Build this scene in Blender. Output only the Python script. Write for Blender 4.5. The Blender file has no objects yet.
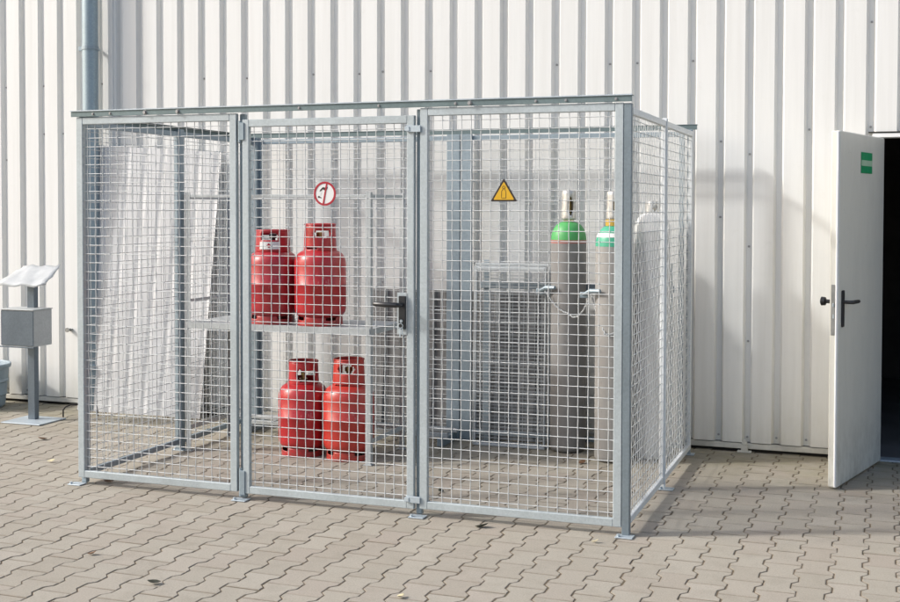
import bpy, bmesh, math, random
from mathutils import Vector, Matrix, Quaternion
random.seed(7)
PI = math.pi
S = bpy.context.scene
C = S.collection

# ------------------------------------------------------------------ helpers
def link(o):
    C.objects.link(o); return o

def tag(o, label=None, cat=None, group=None, kind=None):
    if label: o['label'] = label
    if cat: o['category'] = cat
    if group: o['group'] = group
    if kind: o['kind'] = kind
    return o

def thing(name, label, cat, loc=(0, 0, 0), rz=0, group=None):
    o = link(bpy.data.objects.new(name, None))
    o.location = loc; o.rotation_euler = (0, 0, rz); o.empty_display_size = .1
    return tag(o, label, cat, group)

def obj(name, bm, mat, parent=None, shift=(0, 0, 0), smooth=None):
    """link a bmesh as one mesh object; shift = world position of the thing it hangs under"""
    if shift != (0, 0, 0):
        bmesh.ops.translate(bm, verts=bm.verts, vec=-Vector(shift))
    bmesh.ops.recalc_face_normals(bm, faces=bm.faces)
    me = bpy.data.meshes.new(name); bm.to_mesh(me); bm.free()
    if isinstance(mat, (list, tuple)):
        for m in mat: me.materials.append(m)
    elif mat: me.materials.append(mat)
    if smooth:
        me.polygons.foreach_set('use_smooth', [True] * len(me.polygons))
        if smooth < 180:
            me.set_sharp_from_angle(angle=math.radians(smooth))
    o = link(bpy.data.objects.new(name, me))
    if parent: o.parent = parent
    return o

def copy_tree(o, parent=None):
    c = o.copy(); C.objects.link(c)
    if parent: c.parent = parent
    for ch in [x for x in S.objects if x.parent == o]:
        copy_tree(ch, c)
    return c

def box(bm, x0, x1, y0, y1, z0, z1, bev=.002, rot=None, mi=0):
    r = bmesh.ops.create_cube(bm, size=1)
    vs = r['verts']
    for v in vs:
        v.co = Vector(((x0 + x1) / 2 + v.co.x * (x1 - x0), (y0 + y1) / 2 + v.co.y * (y1 - y0), (z0 + z1) / 2 + v.co.z * (z1 - z0)))
    fs = set(f for v in vs for f in v.link_faces)
    for f in fs: f.material_index = mi
    if bev:
        es = list(set(e for v in vs for e in v.link_edges))
        q = bmesh.ops.bevel(bm, geom=es, offset=bev, segments=1, affect='EDGES', profile=.5)
        vs = list(set(v for f in q['faces'] for v in f.verts))
        for f in q['faces']: f.material_index = mi
        # all verts of this box
        st = list(vs); seen = set(vs)
        while st:
            v = st.pop()
            for e in v.link_edges:
                w = e.other_vert(v)
                if w not in seen: seen.add(w); st.append(w)
        vs = list(seen)
    if rot is not None:
        piv, mat = rot
        for v in vs: v.co = mat @ (v.co - Vector(piv)) + Vector(piv)
    return vs

def tube(bm, pts, r, n=8, closed=False, caps=True):
    pts = [Vector(p) for p in pts]
    m = len(pts); rings = []
    up = None
    for i, p in enumerate(pts):
        if closed: t = pts[(i + 1) % m] - pts[i - 1]
        else: t = pts[min(i + 1, m - 1)] - pts[max(i - 1, 0)]
        t.normalize()
        if up is None:
            up = t.orthogonal().normalized()
        else:
            up = (up - t * up.dot(t))
            up = up.normalized() if up.length > 1e-6 else t.orthogonal().normalized()
        b = t.cross(up)
        rr = r[i] if isinstance(r, (list, tuple)) else r
        rings.append([bm.verts.new(p + (up * math.cos(2 * PI * k / n) + b * math.sin(2 * PI * k / n)) * rr) for k in range(n)])
    for i in range(m if closed else m - 1):
        a, b2 = rings[i], rings[(i + 1) % m]
        for k in range(n):
            bm.faces.new((a[k], a[(k + 1) % n], b2[(k + 1) % n], b2[k]))
    if caps and not closed:
        bm.faces.new(rings[0][::-1]); bm.faces.new(rings[-1])

def lathe(bm, prof, n=40, cx=0, cy=0, cz=0, caps=True, mi=0):
    rings = []
    for r, z in prof:
        if r < 1e-5: rings.append([bm.verts.new((cx, cy, cz + z))])
        else: rings.append([bm.verts.new((cx + r * math.cos(2 * PI * k / n), cy + r * math.sin(2 * PI * k / n), cz + z)) for k in range(n)])
    for a, b in zip(rings, rings[1:]):
        for k in range(n):
            k2 = (k + 1) % n
            if len(a) == 1 and len(b) == 1: continue
            if len(a) == 1: f = bm.faces.new((a[0], b[k2], b[k]))
            elif len(b) == 1: f = bm.faces.new((a[k], a[k2], b[0]))
            else: f = bm.faces.new((a[k], a[k2], b[k2], b[k]))
            f.material_index = mi
    if caps:
        for rg in (rings[0], rings[-1]):
            if len(rg) > 2: bm.faces.new(rg).material_index = mi

def prism(bm, poly, d0, d1, f):
    """extrude a 2d polygon; f(u,v,d) -> xyz"""
    a = [bm.verts.new(f(u, v, d0)) for u, v in poly]
    b = [bm.verts.new(f(u, v, d1)) for u, v in poly]
    n = len(poly)
    bm.faces.new(a); bm.faces.new(b[::-1])
    for i in range(n):
        bm.faces.new((a[i], a[(i + 1) % n], b[(i + 1) % n], b[i]))

def new(): return bmesh.new()

# ------------------------------------------------------------------ materials
class NT:
    def __init__(s, name):
        s.m = bpy.data.materials.new(name); s.m.use_nodes = True
        s.t = s.m.node_tree; s.n = s.t.nodes; s.l = s.t.links
        s.b = s.n['Principled BSDF']
        s.tc = s.n.new('ShaderNodeTexCoord')
    def noise(s, scale, det=4, rough=.6, stretch=None, src='Object'):
        x = s.n.new('ShaderNodeTexNoise'); x.inputs['Scale'].default_value = scale
        x.inputs['Detail'].default_value = det; x.inputs['Roughness'].default_value = rough
        v = s.tc.outputs[src]
        if stretch:
            mp = s.n.new('ShaderNodeMapping'); mp.inputs['Scale'].default_value = stretch
            s.l.new(v, mp.inputs['Vector']); v = mp.outputs['Vector']
        s.l.new(v, x.inputs['Vector']); return x.outputs['Fac']
    def ramp(s, fac, stops):
        r = s.n.new('ShaderNodeValToRGB'); e = r.color_ramp.elements
        while len(e) < len(stops): e.new(.5)
        for i, (p, c) in enumerate(stops):
            e[i].position = p
            e[i].color = (c, c, c, 1) if isinstance(c, (int, float)) else (*c, 1)
        s.l.new(fac, r.inputs['Fac']); return r.outputs['Color']
    def mix(s, fac, a, b, mode='MIX'):
        x = s.n.new('ShaderNodeMix'); x.data_type = 'RGBA'; x.blend_type = mode
        for k, v in ((0, fac), (6, a), (7, b)):
            if isinstance(v, (int, float)): x.inputs[k].default_value = v
            elif isinstance(v, tuple): x.inputs[k].default_value = (*v, 1)
            else: s.l.new(v, x.inputs[k])
        return x.outputs[2]
    def math(s, op, a, b=None):
        x = s.n.new('ShaderNodeMath'); x.operation = op
        for k, v in ((0, a), (1, b)):
            if v is None: continue
            if isinstance(v, (int, float)): x.inputs[k].default_value = v
            else: s.l.new(v, x.inputs[k])
        return x.outputs[0]
    def pos(s, axis):
        g = s.n.new('ShaderNodeNewGeometry'); x = s.n.new('ShaderNodeSeparateXYZ')
        s.l.new(g.outputs['Position'], x.inputs[0]); return x.outputs[axis]
    def range(s, v, a, b, c=0., d=1.):
        x = s.n.new('ShaderNodeMapRange'); s.l.new(v, x.inputs[0])
        for i, q in enumerate((a, b, c, d)): x.inputs[i + 1].default_value = q
        return x.outputs[0]
    def attr(s, name):
        x = s.n.new('ShaderNodeAttribute'); x.attribute_name = name; return x.outputs['Fac']
    def bump(s, h, strength=.3, dist=.01):
        x = s.n.new('ShaderNodeBump'); x.inputs['Strength'].default_value = strength
        x.inputs['Distance'].default_value = dist
        s.l.new(h, x.inputs['Height']); s.l.new(x.outputs[0], s.b.inputs['Normal'])
    def set(s, **k):
        for a, v in k.items():
            i = s.b.inputs[{'col': 'Base Color', 'rough': 'Roughness', 'metal': 'Metallic', 'spec': 'Specular IOR Level', 'coat': 'Coat Weight', 'trans': 'Transmission Weight', 'alpha': 'Alpha', 'sub': 'Subsurface Weight'}[a]]
            if isinstance(v, (int, float)): i.default_value = v
            elif isinstance(v, tuple): i.default_value = (*v, 1)
            else: s.l.new(v, i)
        return s.m

def plain(name, col, rough=.5, metal=0, var=.12, scale=18, **k):
    t = NT(name)
    n = t.noise(scale, 5)
    lo = tuple(c * (1 - var) for c in col); hi = tuple(min(1, c * (1 + var)) for c in col)
    t.set(col=t.ramp(n, [(.3, lo), (.7, hi)]), rough=t.ramp(n, [(.3, max(0, rough - .07)), (.7, min(1, rough + .07))]), metal=metal, **k)
    return t.m

def galv(name, col, rough=.5, metal=.35):
    t = NT(name)
    v = t.n.new('ShaderNodeTexVoronoi'); v.inputs['Scale'].default_value = 90
    t.l.new(t.tc.outputs['Object'], v.inputs['Vector'])
    sp = t.ramp(v.outputs['Color'], [(.2, .94), (.8, 1.05)])
    n = t.noise(5, 6, .65, (1, 1, .35))
    base = t.ramp(n, [(.3, tuple(c * .9 for c in col)), (.7, tuple(c * 1.07 for c in col))])
    t.set(col=t.mix(1., base, sp, 'MULTIPLY'), rough=t.ramp(n, [(.3, rough - .08), (.7, rough + .1)]), metal=metal)
    return t.m

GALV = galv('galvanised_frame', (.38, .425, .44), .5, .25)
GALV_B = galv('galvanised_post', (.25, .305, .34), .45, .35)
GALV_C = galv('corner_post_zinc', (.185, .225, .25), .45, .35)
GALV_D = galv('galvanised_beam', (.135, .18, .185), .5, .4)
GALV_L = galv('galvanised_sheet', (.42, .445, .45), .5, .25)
GALV_LIT = galv('side_lit_frame', (.60, .63, .64), .5, .15)  # lighter copy: light from the right put into the frame colour
WIRE = galv('galvanised_wire', (.52, .54, .54), .45, .15)
BOLT = plain('bolt_zinc', (.3, .3, .3), .4, .7)
FOOT = galv('bright_foot_plate', (.42, .48, .52), .4, .35)
BLACKP = plain('black_plastic', (.014, .015, .017), .38)
STEEL = plain('lock_steel', (.32, .33, .33), .35, .8)

def wall_paint():
    t = NT('white_cladding_paint')
    st = t.noise(2.2, 6, .65, (6, 6, .22))
    sp = t.noise(11, 6, .7)
    base = t.mix(t.ramp(st, [(.42, 0.), (.72, .5)]), (.69, .692, .675), (.565, .565, .54))
    base = t.mix(t.ramp(sp, [(.58, 0.), (.8, .25)]), base, (.52, .51, .47))
    z = t.pos('Z')
    low = t.range(z, .0, .75, 1., 0.)
    dirt = t.math('MULTIPLY', t.math('POWER', low, 2.2), t.ramp(t.noise(4, 6, .7, (2, 2, .6)), [(.3, .25), (.75, 1.)]))
    base = t.mix(t.math('MULTIPLY', dirt, .55), base, (.36, .33, .22))
    rust = t.math('MULTIPLY', t.range(z, .05, .16, 1., 0.), t.ramp(t.noise(7, 4, .6), [(.66, 0.), (.72, 1.)]))
    base = t.mix(t.math('MULTIPLY', rust, .7), base, (.25, .13, .06))
    t.bump(t.noise(1.6, 2, .5, (1, 1, .35)), .10, .02)
    t.set(col=base, rough=t.ramp(st, [(.3, .36), (.8, .55)]), spec=.45)
    return t.m
WALL = wall_paint()
RAIL = plain('base_rail_paint', (.50, .49, .44), .6, 0, .25, 6)
SHEETG = plain('pale_sheet_paint', (.50, .505, .51), .55, 0, .1, 5)
SHADE = plain('wall_shade_sheet', (.18, .18, .178), .6, .1, .3, 6)  # dark grey carries the shade of the lower wall
SHEET = plain('white_sheet_paint', (.74, .74, .74), .4, 0, .06, 5)
PLINTH = plain('dark_plinth', (.03, .028, .025), .9, 0, .4)
def door_paint():
    t = NT('door_grey_white')
    st = t.noise(3, 6, .7, (1.5, 1.5, .4)); sp = t.noise(16, 5, .75, (1, 1, 1.6))
    base = t.mix(t.ramp(st, [(.4, 0.), (.75, .6)]), (.60, .592, .53), (.52, .512, .46))
    base = t.mix(t.ramp(sp, [(.62, 0.), (.70, .35)]), base, (.40, .39, .34))
    z = t.pos('Z')
    low = t.math('MULTIPLY', t.range(z, .02, .45, 1., 0.), t.ramp(t.noise(9, 6, .75, (1, 1, .6)), [(.42, 0.), (.62, 1.)]))
    base = t.mix(t.math('MULTIPLY', low, .6), base, (.30, .285, .24))
    t.bump(t.noise(1.3, 2), .08, .02)
    t.set(col=base, rough=t.ramp(st, [(.3, .38), (.8, .55)])); return t.m
DOORP = door_paint()
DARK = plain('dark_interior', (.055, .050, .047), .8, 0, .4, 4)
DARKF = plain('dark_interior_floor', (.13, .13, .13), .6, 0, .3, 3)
PIPE = galv('zinc_pipe', (.27, .34, .38), .45, .35)

def paver():
    t = NT('concrete_paver')
    a = t.attr('rnd'); b = t.attr('rnd2')
    big = t.noise(.9, 5, .6, src='Object'); mid = t.noise(5.5, 6, .65); fine = t.noise(120, 3, .7); gr = t.noise(420, 2, .6)
    base = t.ramp(a, [(0., (.285, .258, .212)), (.3, (.302, .276, .229)), (.7, (.318, .292, .244)), (1., (.342, .317, .268))])
    base = t.mix(t.math('MULTIPLY', b, .30), base, (.325, .262, .228))
    base = t.mix(t.ramp(big, [(.35, .0), (.7, .5)]), base, (.300, .282, .240))
    base = t.mix(t.ramp(mid, [(.5, 0.), (.75, .5)]), base, (.225, .203, .165))
    base = t.mix(t.ramp(t.noise(2.1, 7, .72), [(.58, 0.), (.70, .38)]), base, (.20, .182, .148))
    base = t.mix(.8, base, t.ramp(fine, [(.25, .78), (.5, 1.), (.75, 1.16)]), 'MULTIPLY')
    base = t.mix(.6, base, t.ramp(gr, [(.3, .8), (.7, 1.18)]), 'MULTIPLY')
    # moss and dirt along the foot of the wall
    y = t.pos('Y')
    ms = t.math('MULTIPLY', t.range(y, 1.15, 2.25), t.ramp(t.noise(3.2, 6, .7), [(.35, .15), (.62, 1.)]))
    base = t.mix(t.math('MULTIPLY', ms, .62), base, (.175, .162, .088))
    ed = t.attr('edge')
    base = t.mix(t.math('MULTIPLY', ed, t.ramp(t.noise(3, 4, .6), [(.3, .4), (.7, .75)])), base, (.125, .10, .072))
    t.bump(t.math('ADD', fine, t.math('MULTIPLY', mid, 1.2)), .35, .004)
    t.set(col=base, rough=.88, spec=.25)
    return t.m
PAVER = paver()
def sand():
    t = NT('joint_sand')
    n = t.noise(6, 6, .7); f = t.noise(160, 3)
    base = t.ramp(n, [(.3, (.17, .137, .10)), (.55, (.135, .108, .077)), (.72, (.085, .082, .048))])
    base = t.mix(.7, base, t.ramp(f, [(.3, .6), (.7, 1.2)]), 'MULTIPLY')
    t.set(col=base, rough=.95, spec=.1); return t.m
SAND = sand()
def far_ground():
    t = NT('far_paving')
    n = t.noise(1.2, 6, .65); f = t.noise(14, 5, .7)
    base = t.ramp(n, [(.3, (.27, .245, .205)), (.7, (.325, .295, .255))])
    base = t.mix(.7, base, t.ramp(f, [(.3, .8), (.7, 1.12)]), 'MULTIPLY')
    t.set(col=base, rough=.9, spec=.2); return t.m

def red_paint(nm='red_bottle_paint', a=(.36, .011, .017), b=(.44, .020, .024), wear=.66):
    t = NT(nm)
    n = t.noise(9, 6, .7); s = t.noise(34, 4, .75)
    base = t.ramp(n, [(.3, a), (.7, b)])
    base = t.mix(t.ramp(s, [(wear, 0.), (wear + .08, .6)]), base, (.30, .03, .03))
    base = t.mix(t.ramp(t.noise(21, 5, .7), [(.70, 0.), (.74, .7)]), base, (.62, .30, .27))
    zz = t.n.new('ShaderNodeSeparateXYZ'); t.l.new(t.tc.outputs['Object'], zz.inputs[0])
    foot = t.math('MULTIPLY', t.range(zz.outputs[2], .0, .10, 1., 0.), t.ramp(s, [(.42, 0.), (.56, 1.)]))
    base = t.mix(t.math('MULTIPLY', foot, .75), base, (.13, .045, .03))
    seam = t.math('MULTIPLY', t.range(t.math('ABSOLUTE', t.math('SUBTRACT', zz.outputs[2], .30)), .0, .07, 1., 0.), t.ramp(t.noise(15, 6, .75, (1, 1, .5)), [(.6, 0.), (.66, 1.)]))
    base = t.mix(t.math('MULTIPLY', seam, .55), base, (.60, .33, .30))
    t.bump(n, .06, .01)
    t.set(col=base, rough=t.ramp(s, [(.3, .26), (.8, .5)]), spec=.5, coat=.15); return t.m
RED = red_paint()
def cyl_paint(name, col, dirt):
    t = NT(name)
    n = t.noise(7, 6, .7, (1, 1, .35)); s = t.noise(40, 4, .7)
    base = t.ramp(n, [(.3, tuple(c * .85 for c in col)), (.7, col)])
    base = t.mix(t.ramp(s, [(.58, 0.), (.75, .6)]), base, dirt)
    t.set(col=base, rough=t.ramp(s, [(.3, .35), (.8, .6)]), spec=.45); return t.m
RED2 = red_paint('faded_red_paint', (.40, .026, .02), (.47, .045, .032), .60)
RED3 = red_paint('dull_red_paint', (.33, .012, .022), (.40, .028, .034), .62)
CYLG = cyl_paint('grey_cylinder_paint', (.285, .277, .262), (.17, .155, .14))
CYLL = cyl_paint('pale_grey_cylinder_paint', (.50, .50, .49), (.42, .41, .39))
CYLD = cyl_paint('dark_grey_cylinder_paint', (.205, .20, .193), (.13, .12, .11))
GREEN = cyl_paint('green_shoulder_paint', (.07, .33, .095), (.05, .20, .06))
TEAL = cyl_paint('teal_shoulder_paint', (.05, .33, .20), (.04, .2, .12))
WHITE = cyl_paint('white_shoulder_paint', (.72, .72, .70), (.5, .48, .44))
YEL = plain('yellow_ring', (.42, .27, .04), .45)
PINK = cyl_paint('worn_red_band', (.38, .16, .14), (.40, .36, .32))
BRASS = plain('valve_brass', (.42, .30, .12), .35, .8)
CAPM = plain('cap_steel', (.50, .49, .46), .35, .55, .25, 25)
SGN_W = plain('sign_white', (.64, .64, .63), .35, 0, .04)
SGN_R = plain('sign_red', (.33, .010, .024), .35, 0, .06)
SGN_K = plain('sign_black', (.02, .012, .010), .4, 0, .1)
SGN_Y = plain('sign_yellow', (.56, .325, .012), .35, 0, .05)
SGN_GY = plain('sign_faded_grey', (.58, .60, .60), .4)
STK_G = plain('sticker_green', (.008, .26, .10), .4, 0, .06)
STK_L = plain('sticker_pale_green', (.35, .50, .36), .4, 0, .08)
BOXG = galv('pole_and_front_reflection_metal', (.13, .16, .19), .4, .55)
TUB = plain('grey_blue_plastic', (.22, .28, .32), .5, 0, .1)
def acrylic():
    t = NT('milky_plastic'); t.set(col=t.ramp(t.noise(9, 5, .7), [(.3, (.56, .58, .59)), (.7, (.72, .74, .75))]), rough=.4, trans=.45)
    t.b.inputs['IOR'].default_value = 1.2
    return t.m
ACR = acrylic()
LEAFM = [plain('leaf_brown', (.11, .055, .025), .8, 0, .35, 60), plain('leaf_pale', (.50, .44, .28), .8, 0, .25, 60), plain('leaf_dark', (.03, .032, .02), .8, 0, .3, 60)]

# ------------------------------------------------------------------ setting: ground
bm = new()
bmesh.ops.create_grid(bm, x_segments=2, y_segments=2, size=400)
bmesh.ops.translate(bm, verts=bm.verts, vec=(0, 0, -.05))
tag(obj('ground', bm, far_ground()), kind='structure')
PX0, PX1, PY0, PY1 = -6.4, 8.3, -5.4, 2.43
bm = new()
box(bm, PX0 - .1, PX1 + .1, PY0 - .1, PY1 + .02, -.045, -.0026, 0)
tag(obj('paving_joints', bm, SAND), kind='structure')

def paving():
    W, L, a, g = .147, .217, .0135, .0026
    me = bpy.data.meshes.new('paving')
    V = []; F = []; R = []; R2 = []; E = []
    t = .016
    ks = [0, .25 * L - t, .25 * L + t, .75 * L - t, .75 * L + t, L]
    ss = [1, 1, -1, -1, 1, 1]
    k0 = int(math.floor((PX0 - 4.496) / W)); k1 = int(math.ceil((PX1 - 4.496) / W))
    rnd = random.Random(3)
    for k in range(k0, k1):
        xl = 4.496 + k * W; xr = xl + W
        off = -.001 + (L / 2 if k % 2 == 0 else 0)      # k=-1 is the column 4.349..4.496
        wob = rnd.uniform(-.0015, .0015)
        j0 = int(math.floor((PY0 - off) / L)); j1 = int(math.ceil((PY1 - off) / L))
        for j in range(j0, j1):
            y0 = off + j * L
            if y0 + L > PY1 + .1: continue
            cx, cy = (xl + xr) / 2 + wob, y0 + L / 2
            r1 = rnd.random(); r2 = rnd.random() ** 2.5
            z0 = max(-.001, min(.001, rnd.gauss(0, .0005))); tx = max(-.006, min(.006, rnd.gauss(0, .003))); ty = max(-.006, min(.006, rnd.gauss(0, .003))); rot = rnd.gauss(0, .004)
            dx, dy = rnd.gauss(0, .0008), rnd.gauss(0, .001)
            base = len(V)
            def outline(ins):
                o = []
                for y, s in zip(ks, ss):
                    yy = min(max(y, g + ins), L - g - ins)
                    o.append((W / 2 + a * s - g - ins, yy - L / 2))
                for y, s in zip(ks[::-1], ss[::-1]):
                    yy = min(max(y, g + ins), L - g - ins)
                    o.append((-W / 2 - a * s + g + ins, yy - L / 2))
                return o
            for ins, z, ed in ((0., -.04, 1.), (0., -.0022, 1.), (.0022, -.0002, .5), (.008, 0., 0.)):
                for (x, y) in outline(ins):
                    X = x - y * rot; Y = y + x * rot
                    V.append((cx + dx + X, min(cy + dy + Y, PY1 + .01), z + z0 + X * tx + Y * ty)); E.append(ed)
            n = 12
            for q in range(3):
                for i in range(n):
                    i2 = (i + 1) % n
                    F.append((base + q * n + i, base + q * n + i2, base + q * n + n + i2, base + q * n + n + i))
            F.append(tuple(base + 3 * n + i for i in range(n)))
            R += [r1] * (4 * n); R2 += [r2] * (4 * n)
    me.from_pydata(V, [], F)
    for nm, d in (('rnd', R), ('rnd2', R2), ('edge', E)):
        at = me.attributes.new(nm, 'FLOAT', 'POINT'); at.data.foreach_set('value', d)
    me.materials.append(PAVER)
    return tag(link(bpy.data.objects.new('paving', me)), kind='structure')
paving()

# ------------------------------------------------------------------ hall wall
WY = 2.37; PITCH = .19427; E0 = 4.5006; DEP = .036
GW, SL = .066, .016                                     # groove mouth, slope width
HW = (1.6, WY, 0)
wall = thing('hall_wall', 'long white corrugated metal wall of the hall with a doorway at right', 'wall', HW)

def cladding(bm, x0, x1, z0, z1):
    """trapezoidal sheet; grooves end at E0 + n*PITCH"""
    n0 = math.floor((x0 - E0) / PITCH) - 1; n1 = math.ceil((x1 - E0) / PITCH) + 1
    prof = []
    for n in range(n0, n1 + 1):
        e = E0 + n * PITCH
        prof += [(e - GW, 0), (e - GW + SL, DEP), (e - SL, DEP), (e, 0)]
    def yat(x):
        for (xa, ya), (xb, yb) in zip(prof, prof[1:]):
            if xa <= x <= xb: return ya + (yb - ya) * (x - xa) / max(xb - xa, 1e-9)
        return 0
    pts = [(x0, yat(x0))] + [p for p in prof if x0 < p[0] < x1] + [(x1, yat(x1))]
    zs = [z0, z1]
    vs = [[bm.verts.new((x, WY + y, z)) for x, y in pts] for z in zs]
    for i in range(len(pts) - 1):
        bm.faces.new((vs[0][i], vs[0][i + 1], vs[1][i + 1], vs[1][i]))
bm = new()
WTOP = 6.6
OX0, OX1, OZ = 4.535, 5.62, 2.135
cladding(bm, -10, OX0 - .055, .066, WTOP)
cladding(bm, OX0 - .055, OX1 + .06, OZ + .036, WTOP)
cladding(bm, OX1 + .06, 11, .066, WTOP)
o = obj('cladding', bm, WALL, wall, HW)
md = o.modifiers.new('thick', 'SOLIDIFY'); md.thickness = .0012; md.offset = 0
bm = new(); box(bm, -10, 11, WY - .02, WY + .5, WTOP, WTOP + .25, .01)
obj('roof_edge', bm, RAIL, wall, HW)
bm = new()
box(bm, -10, OX0 - .06, WY + .004, WY + .06, .022, .060, .003)
box(bm, OX1 + .07, 11, WY + .004, WY + .06, .022, .060, .003)
obj('base_rail', bm, RAIL, wall, HW)
bm = new()
box(bm, -10, OX0 - .06, WY + .05, WY + .3, -.04, .10, 0)
box(bm, OX1 + .07, 11, WY + .05, WY + .3, -.04, .10, 0)
obj('plinth', bm, PLINTH, wall, HW)
bm = new()                                              # the back of the wall (inner lining)
box(bm, -10, OX0 - .06, WY + .06, WY + .12, .1, WTOP, 0)
box(bm, OX1 + .07, 11, WY + .06, WY + .12, .1, WTOP, 0)
box(bm, OX0 - .06, OX1 + .07, WY + .06, WY + .12, OZ + .04, WTOP, 0)
obj('lining', bm, DARK, wall, HW)
# screws in the valleys
scr_me = None
def screw(x, z):
    global scr_me
    n = round((x - E0) / PITCH); xx = E0 + n * PITCH - GW / 2
    if scr_me is None:
        b = new(); lathe(b, [(0, -.007), (.0045, -.007), (.005, -.002), (.008, -.001), (.008, .002)], 10)
        bmesh.ops.rotate(b, verts=b.verts, cent=(0, 0, 0), matrix=Matrix.Rotation(-PI / 2, 3, 'X'))
        scr = obj('screw', b, BOLT, wall); scr_me = scr.data
    else:
        scr = link(bpy.data.objects.new('screw', scr_me)); scr.parent = wall
    scr.location = (xx - HW[0], WY + DEP - .003 - HW[1], z)
for x, z in ((-1.52, 2.69), (-.58, 2.70), (-.19, 2.69), (.43, 2.70), (.81, 2.69), (1.01, 2.7), (1.40, 2.69), (2.37, 2.7), (2.77, 2.69), (2.95, 2.69), (3.36, 2.69), (-2.5, 2.69), (-2.1, 2.69), (4.5, 2.9), (4.5, 2.21),
             (-1.93, 2.285), (-2.12, 2.285), (-2.51, 2.07), (3.74, 2.04), (3.74, 1.41), (3.45, 2.13), (3.54, 1.61), (3.74, .76), (4.1, 2.2), (.6, 2.03), (.42, 1.7), (1.2, 1.7), (2.2, 1.7), (-.9, 1.4), (1.0, 1.1),
             (3.33, .1), (3.53, .105), (3.72, .1), (3.91, .105), (4.10, .105), (4.3, .1), (2.9, .1), (2.5, .1), (2.0, .1), (-2.3, .1), (-2.5, .1)):
    screw(x, z)
# small bracket at the foot of the wall
bm = new()
box(bm, 3.655, 3.70, WY - .025, WY + .004, .0, .055, .004); box(bm, 3.63, 3.725, WY - .035, WY + .01, .0, .012, .003)
tube(bm, [(3.678, WY - .03, .07), (3.678, WY + .01, .07)], .017, 12)
obj('foot_bracket', bm, RAIL, wall, HW)
# downpipe
px, py = -1.556, 2.25
bm = new(); tube(bm, [(px, py, .35), (px, py, WTOP)], .064, 24)
dp = obj('downpipe', bm, PIPE, wall, HW, smooth=40)
bm = new(); lathe(bm, [(.085, 0), (.085, .33), (.092, .335), (.092, .375), (.07, .385)], 24, px - .01, py, 0)
obj('standpipe', bm, PIPE, dp, HW, smooth=40)
bm = new()
for z in (.80, 2.95):
    lathe(bm, [(.0665, 0), (.069, .001), (.069, .03), (.0665, .031)], 24, px, py, z)
    box(bm, px - .11, px - .06, py - .01, py + .02, z - .004, z + .034, .003)
    box(bm, px - .01, px + .01, py + .06, WY, z + .005, z + .026, .002)
obj('pipe_clamp', bm, GALV_B, dp, HW)
# seam trim next to the pipe
bm = new(); box(bm, px + .09, px + .14, WY - .012, WY + .002, .07, WTOP, .003)
obj('seam_trim', bm, WALL, wall, HW)
bm = new()
tube(bm, [(-1.86, WY, .64), (-1.86, WY - .04, .64), (-1.86, WY - .041, .64), (-1.86, WY - .05, .64)], [.012, .012, .02, .018], 12)
lathe(bm, [(.025, 0), (.025, .008)], 14, 0, 0, 0)
bmesh.ops.translate(bm, verts=bm.verts[-28:] if False else [v for v in bm.verts if abs(v.co.y) < .1], vec=(-1.86, WY - .004, .64))
obj('wall_tap', bm, STEEL, wall, HW, smooth=40)
# doorway
bm = new()
box(bm, OX0 - .055, OX0 + .0, WY - .012, WY + .10, .0, OZ, .004)
box(bm, OX1, OX1 + .06, WY - .012, WY + .10, .0, OZ, .004)
box(bm, OX0 - .055, OX1 + .06, WY - .012, WY + .10, OZ + .001, OZ + .031, .003)
df = obj('door_frame', bm, SHEET, wall, HW)
bm = new(); box(bm, OX0 - .08, OX1 + .09, WY - .018, WY + .055, OZ + .034, OZ + .040, .001)
obj('drip_strip', bm, PLINTH, df, HW)
bm = new(); box(bm, OX0, OX1, WY - .01, WY + .11, .0, .012, .004)
obj('threshold', bm, FOOT, df, HW)
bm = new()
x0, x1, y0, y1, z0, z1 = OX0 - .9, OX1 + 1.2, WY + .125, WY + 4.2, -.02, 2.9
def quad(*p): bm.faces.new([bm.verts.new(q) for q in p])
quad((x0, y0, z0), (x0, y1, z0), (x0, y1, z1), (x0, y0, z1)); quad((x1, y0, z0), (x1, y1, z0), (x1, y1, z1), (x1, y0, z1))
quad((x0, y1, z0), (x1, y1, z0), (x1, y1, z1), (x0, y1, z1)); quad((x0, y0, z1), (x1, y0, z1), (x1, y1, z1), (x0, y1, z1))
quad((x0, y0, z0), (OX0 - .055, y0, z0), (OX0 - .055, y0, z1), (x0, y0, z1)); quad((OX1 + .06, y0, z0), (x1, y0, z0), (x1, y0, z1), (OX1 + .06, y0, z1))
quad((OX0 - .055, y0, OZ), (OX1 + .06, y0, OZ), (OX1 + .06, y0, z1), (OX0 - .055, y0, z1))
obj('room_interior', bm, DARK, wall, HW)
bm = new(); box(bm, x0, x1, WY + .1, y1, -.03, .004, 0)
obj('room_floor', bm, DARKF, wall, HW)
# open door leaf: local frame, s along the leaf from the hinge, n = thickness
hx, hy = 4.555, 2.335; LW = .95; TH = .054
ang = math.atan2(-.935, -.248)
DR = Matrix.Rotation(ang, 3, 'Z')
def dpt(v): return DR @ Vector(v) + Vector((hx, hy, 0))
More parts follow.
